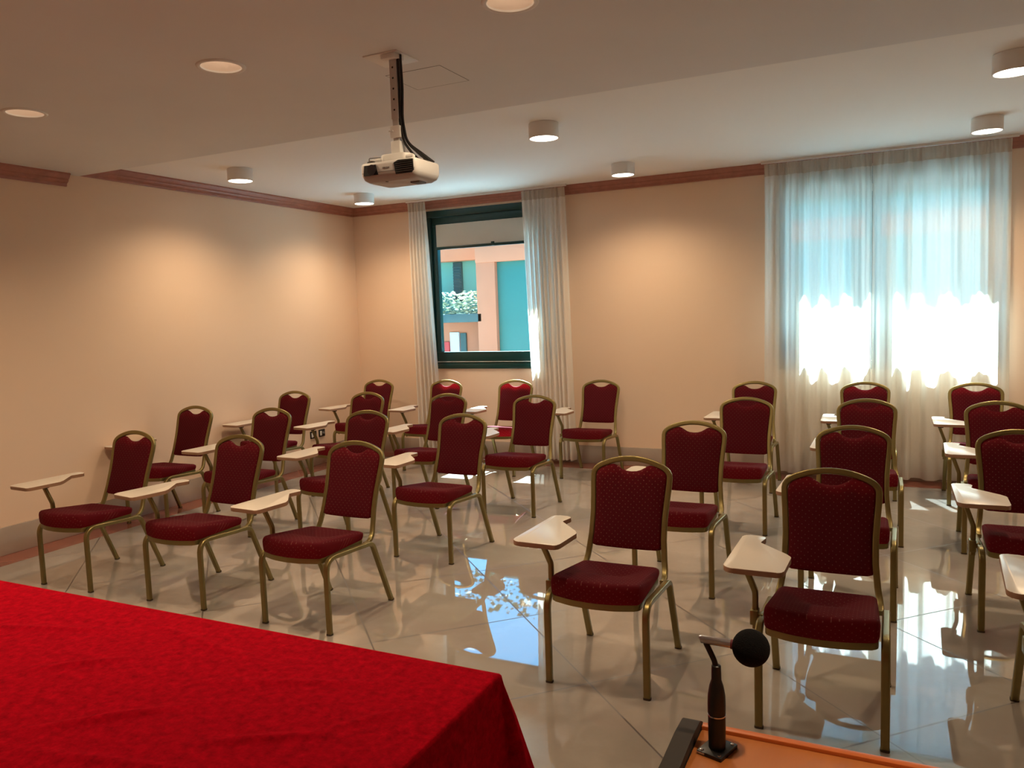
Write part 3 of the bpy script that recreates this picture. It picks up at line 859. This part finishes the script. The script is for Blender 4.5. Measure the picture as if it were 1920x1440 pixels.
# ------------------------------------------------------------------ lectern and microphone
LZ = 1.100
r = empty('lectern', (.10, .80, 0)); tag(r, 'orange wood lectern with black edge at the bottom of the picture', 'lectern')
bm = bmesh.new(); add_box(bm, (-.326, -.22, LZ - .028), (.42, .207, LZ), .003); mesh_obj('top_board', bm, 'wood', r)
bm = bmesh.new(); add_box(bm, (-.326, .207, LZ - .030), (.42, .219, LZ + .004), .002); mesh_obj('edge_strip', bm, 'wooddark', r)
bm = bmesh.new(); add_box(bm, (-.26, -.16, .04), (.36, .15, LZ - .028), .004); mesh_obj('pedestal', bm, 'wood', r)
bm = bmesh.new(); add_box(bm, (-.34, -.22, 0), (.44, .20, .04), .006); mesh_obj('base', bm, 'blackpl', r)
bm = bmesh.new()   # black side cheek, rounded at its far end
prof = [(-.30, LZ - .40), (-.30, LZ + .004), (.10, LZ + .010), (.16, LZ + .014), (.205, LZ + .012), (.232, LZ - .004), (.226, LZ - .07), (.15, LZ - .40)]
pp = round_poly([Vector((a, b)) for a, b in prof], [.01, .01, .05, .04, .03, .03, .04, .03], 6)
A = [bm.verts.new((-.350, q.x, q.y)) for q in pp]; B = [bm.verts.new((-.3265, q.x, q.y)) for q in pp]
k = len(pp); f1 = bm.faces.new(A); f2 = bm.faces.new(B[::-1])
for i in range(k): bm.faces.new((A[i], A[(i + 1) % k], B[(i + 1) % k], B[i]))
bmesh.ops.bevel(bm, geom=list(set(f1.edges) | set(f2.edges)), offset=.008, segments=4, profile=.5, affect='EDGES')
mesh_obj('side_cheek', bm, 'rubber', r)

r = empty('microphone', (-.196, .962, LZ)); tag(r, 'black gooseneck microphone with round foam windscreen, standing on the lectern', 'microphone')
bm = bmesh.new(); add_box(bm, (-.017, -.022, 0), (.017, .022, .005), .001)
bmesh.ops.rotate(bm, verts=bm.verts, matrix=Matrix.Rotation(-.30, 3, 'Z'))
bp = mesh_obj('base_plate', bm, 'blackpl', r)
for a, b in ((-.012, -.017), (.012, -.017), (.012, .017), (-.012, .017)):
    bm = bmesh.new(); lathe(bm, [(0, .0065), (.0022, .006), (.0025, .0045)], 10, (a * math.cos(-.3) - b * math.sin(-.3), a * math.sin(-.3) + b * math.cos(-.3), 0))
    mesh_obj('screw', bm, 'chrome', bp)
bm = bmesh.new(); add_box(bm, (-.0165, -.0222, .0016), (-.006, -.0218, .0038)); bmesh.ops.rotate(bm, verts=bm.verts, matrix=Matrix.Rotation(-.30, 3, 'Z'))
mesh_obj('plate_print', bm, 'whiteprint', bp, smooth=False)
bm = bmesh.new(); lathe(bm, [(0, .004), (.0105, .004), (.0108, .030), (.0108, .0465), (.0100, .0470), (.0100, .049), (.0110, .0495), (.0112, .062), (.0108, .074), (.0088, .086), (.0062, .094), (.0058, .112), (.0045, .113), (0, .113)], 28)
mesh_obj('stem', bm, 'blackpl', r, angle=30)
bm = bmesh.new(); lathe(bm, [(.0103, .0470), (.0113, .0474), (.0113, .0488), (.0103, .0492)], 28); mesh_obj('ring', bm, 'chrome', r)
bm = bmesh.new()
sweep(bm, fillet([(0, 0, .108), (-.002, 0, .118), (-.0135, 0, .142)], [0, .03, 0], 6), circ(.0036, 12), (0, 1, 0)); mesh_obj('gooseneck', bm, 'blackpl', r)
bm = bmesh.new()
sweep(bm, [Vector((-.0185, 0, .1435)), Vector((-.018, 0, .1438)), Vector((.024, 0, .1425))], circ(.0052, 16), (0, 1, 0)); mesh_obj('capsule_tube', bm, 'chrome', r)
bm = bmesh.new(); bmesh.ops.create_uvsphere(bm, u_segments=32, v_segments=20, radius=.0226)
bmesh.ops.translate(bm, verts=bm.verts, vec=(.0425, 0, .1415)); mesh_obj('windscreen', bm, 'blackmat', r)
bm = bmesh.new(); lathe(bm, [(.0054, 0), (.0060, .0), (.0060, .004), (.0054, .004)], 20); bmesh.ops.rotate(bm, verts=bm.verts, matrix=Matrix.Rotation(PI / 2, 3, 'Y')); bmesh.ops.translate(bm, verts=bm.verts, vec=(.0185, 0, .1427))
mesh_obj('collar', bm, 'collar', r)

# ------------------------------------------------------------------ outside
tag(box('ground', (-26, 8.16, -.35), (14, 30, -.25), 'paving'), kind='structure')
# projecting ledge above the windows
tag(box('trim_4', (-7.5, 8.159, 2.95), (4, 8.585, 3.06), 'render_out'), kind='structure')
r = empty('building', (-8, 14, -.25)); tag(r, 'terracotta and teal building seen through the open window', 'building')
def bb(name, x0, x1, y0, y1, z0, z1, mat):
    bm = bmesh.new(); add_box(bm, (x0 + 8, y0 - 14, z0 + .25), (x1 + 8, y1 - 14, z1 + .25), .01)
    return mesh_obj(name, bm, mat, r)
bb('pillar', -7.47, -7.05, 13.95, 14.5, -.25, 2.66, 'terracotta')
bb('beam', -7.47, 7, 13.93, 14.5, 2.655, 2.99, 'terracotta')
bb('cladding', -7.05, 7, 14.05, 14.5, -.25, 2.66, 'teal')
bb('upper_wall', -7.47, 7, 14.02, 14.5, 2.99, 3.75, 'teal')
# set-back left wing
bb('wing_wall', -13, -7.40, 15.2, 15.6, 1.35, 2.85, 'teallight')
bb('wing_beam', -13, -7.40, 14.9, 15.6, 2.80, 3.25, 'terracotta')
sh = bb('shutter', -8.66, -8.46, 15.12, 15.22, 1.95, 2.78, 'tealdark')
for k in range(12):
    bm = bmesh.new(); add_box(bm, (-8.65 + 8, 1.09, 2.0 + .06 * k + .25), (-8.47 + 8, 1.13, 2.03 + .06 * k + .25), .003); mesh_obj('slat', bm, 'tealdark', sh)
bb('lower_wall', -13, -7.40, 15.0, 15.6, -.25, 1.40, 'terracotta')
bb('poster', -8.45, -8.23, 14.5, 14.56, .3, 1.28, 'postergrey')
bb('panel', -8.20, -8.06, 14.5, 14.56, .3, 1.26, 'planter')
bb('red_panel', -8.62, -8.48, 14.5, 14.56, .3, 1.08, 'redpaint')
def leaves(name, x0, x1, y0, y1, z0, z1, n, size, mat, label, seed):
    rnd = random.Random(seed); bm = bmesh.new()
    for _ in range(n):
        c = Vector((rnd.uniform(x0, x1), rnd.uniform(y0, y1), z0 + (z1 - z0) * rnd.random() ** 1.3))
        q = Matrix.Rotation(rnd.uniform(0, 6.28), 3, 'Z') @ Matrix.Rotation(rnd.uniform(-1.2, 1.2), 3, 'X')
        s = size * rnd.uniform(.6, 1.3)
        vs = [bm.verts.new(c + q @ Vector(v) * s) for v in ((-.5, 0, 0), (0, -.32, .05), (.6, 0, 0), (0, .32, .05))]
        bm.faces.new(vs)
    o = mesh_obj(name, bm, mat, smooth=False)
    return tag(o, label, 'plants', kind='stuff')
bb('planter_box', -11, -7.38, 13.95, 14.6, 1.49, 1.66, 'planter')
bb('support_wall', -11, -7.40, 14.55, 14.95, -.25, 1.49, 'terracotta')
leaves('planter_plants', -9.2, -7.5, 14.0, 14.5, 1.64, 2.12, 900, .085, 'leaf', 'sunlit pale plants growing in the grey planter box across the street', 2)
leaves('ivy', -8.2, -5.6, 13.75, 14.3, 3.72, 4.45, 420, .13, 'leafdark', 'loose dark ivy growing along the top of the building', 4)

# ------------------------------------------------------------------ sun and sky
sd = Vector((.45, -1, -1.70)).normalized()
li = bpy.data.lights.new('sun', 'SUN'); li.energy = 62; li.angle = math.radians(.6); li.color = (.86, .97, 1.0)
so = bpy.data.objects.new('sun', li); COL.objects.link(so); so.location = (-6, 20, 20)
so.rotation_euler = sd.to_track_quat('-Z', 'Y').to_euler()
wd = bpy.data.worlds.new('sky'); S.world = wd; wd.use_nodes = True
nt = wd.node_tree; bg = nt.nodes['Background']
sky = nt.nodes.new('ShaderNodeTexSky'); sky.sky_type = 'NISHITA'; sky.sun_disc = False
sky.sun_elevation = math.radians(57); sky.sun_rotation = math.radians(-24)
sky.air_density = 1.3; sky.dust_density = .6; sky.ozone_density = 3.0
tint = nt.nodes.new('ShaderNodeMix'); tint.data_type = 'RGBA'; tint.blend_type = 'MULTIPLY'; tint.inputs[0].default_value = 1
tint.inputs[7].default_value = (.26, .95, 1.22, 1); nt.links.new(sky.outputs[0], tint.inputs[6]); nt.links.new(tint.outputs[2], bg.inputs[0]); bg.inputs[1].default_value = .34

# ------------------------------------------------------------------ camera
f, pi_, ro, ya, hh = 1478.2, .0910, -.0357, -.4512, 1.662
cp, sp, cy, sy = math.cos(pi_), math.sin(pi_), math.cos(ya), math.sin(ya)
fw = Vector((sy * cp, cy * cp, -sp)); rt = Vector((cy, -sy, 0)); up = rt.cross(fw)
r2 = math.cos(ro) * rt + math.sin(ro) * up; u2 = -math.sin(ro) * rt + math.cos(ro) * up
cam = bpy.data.cameras.new('camera'); co = bpy.data.objects.new('camera', cam); COL.objects.link(co)
mw = Matrix((r2, u2, -fw)).transposed().to_4x4(); mw.translation = Vector((0, 0, hh)); co.matrix_world = mw
cam.sensor_width = 36; cam.sensor_fit = 'HORIZONTAL'; cam.lens = f / 1920 * 36; cam.clip_start = .05
S.camera = co

S.view_settings.view_transform = 'Standard'; S.view_settings.look = 'None'
S.view_settings.exposure = .58; S.view_settings.gamma = 1; S.view_settings.use_curve_mapping = False
S.cycles.use_denoising = True
S.cycles.max_bounces = 8; S.cycles.diffuse_bounces = 5; S.cycles.glossy_bounces = 4; S.cycles.transmission_bounces = 6
S.cycles.transparent_max_bounces = 12
S.cycles.caustics_reflective = False; S.cycles.caustics_refractive = False
S.cycles.sample_clamp_indirect = 8
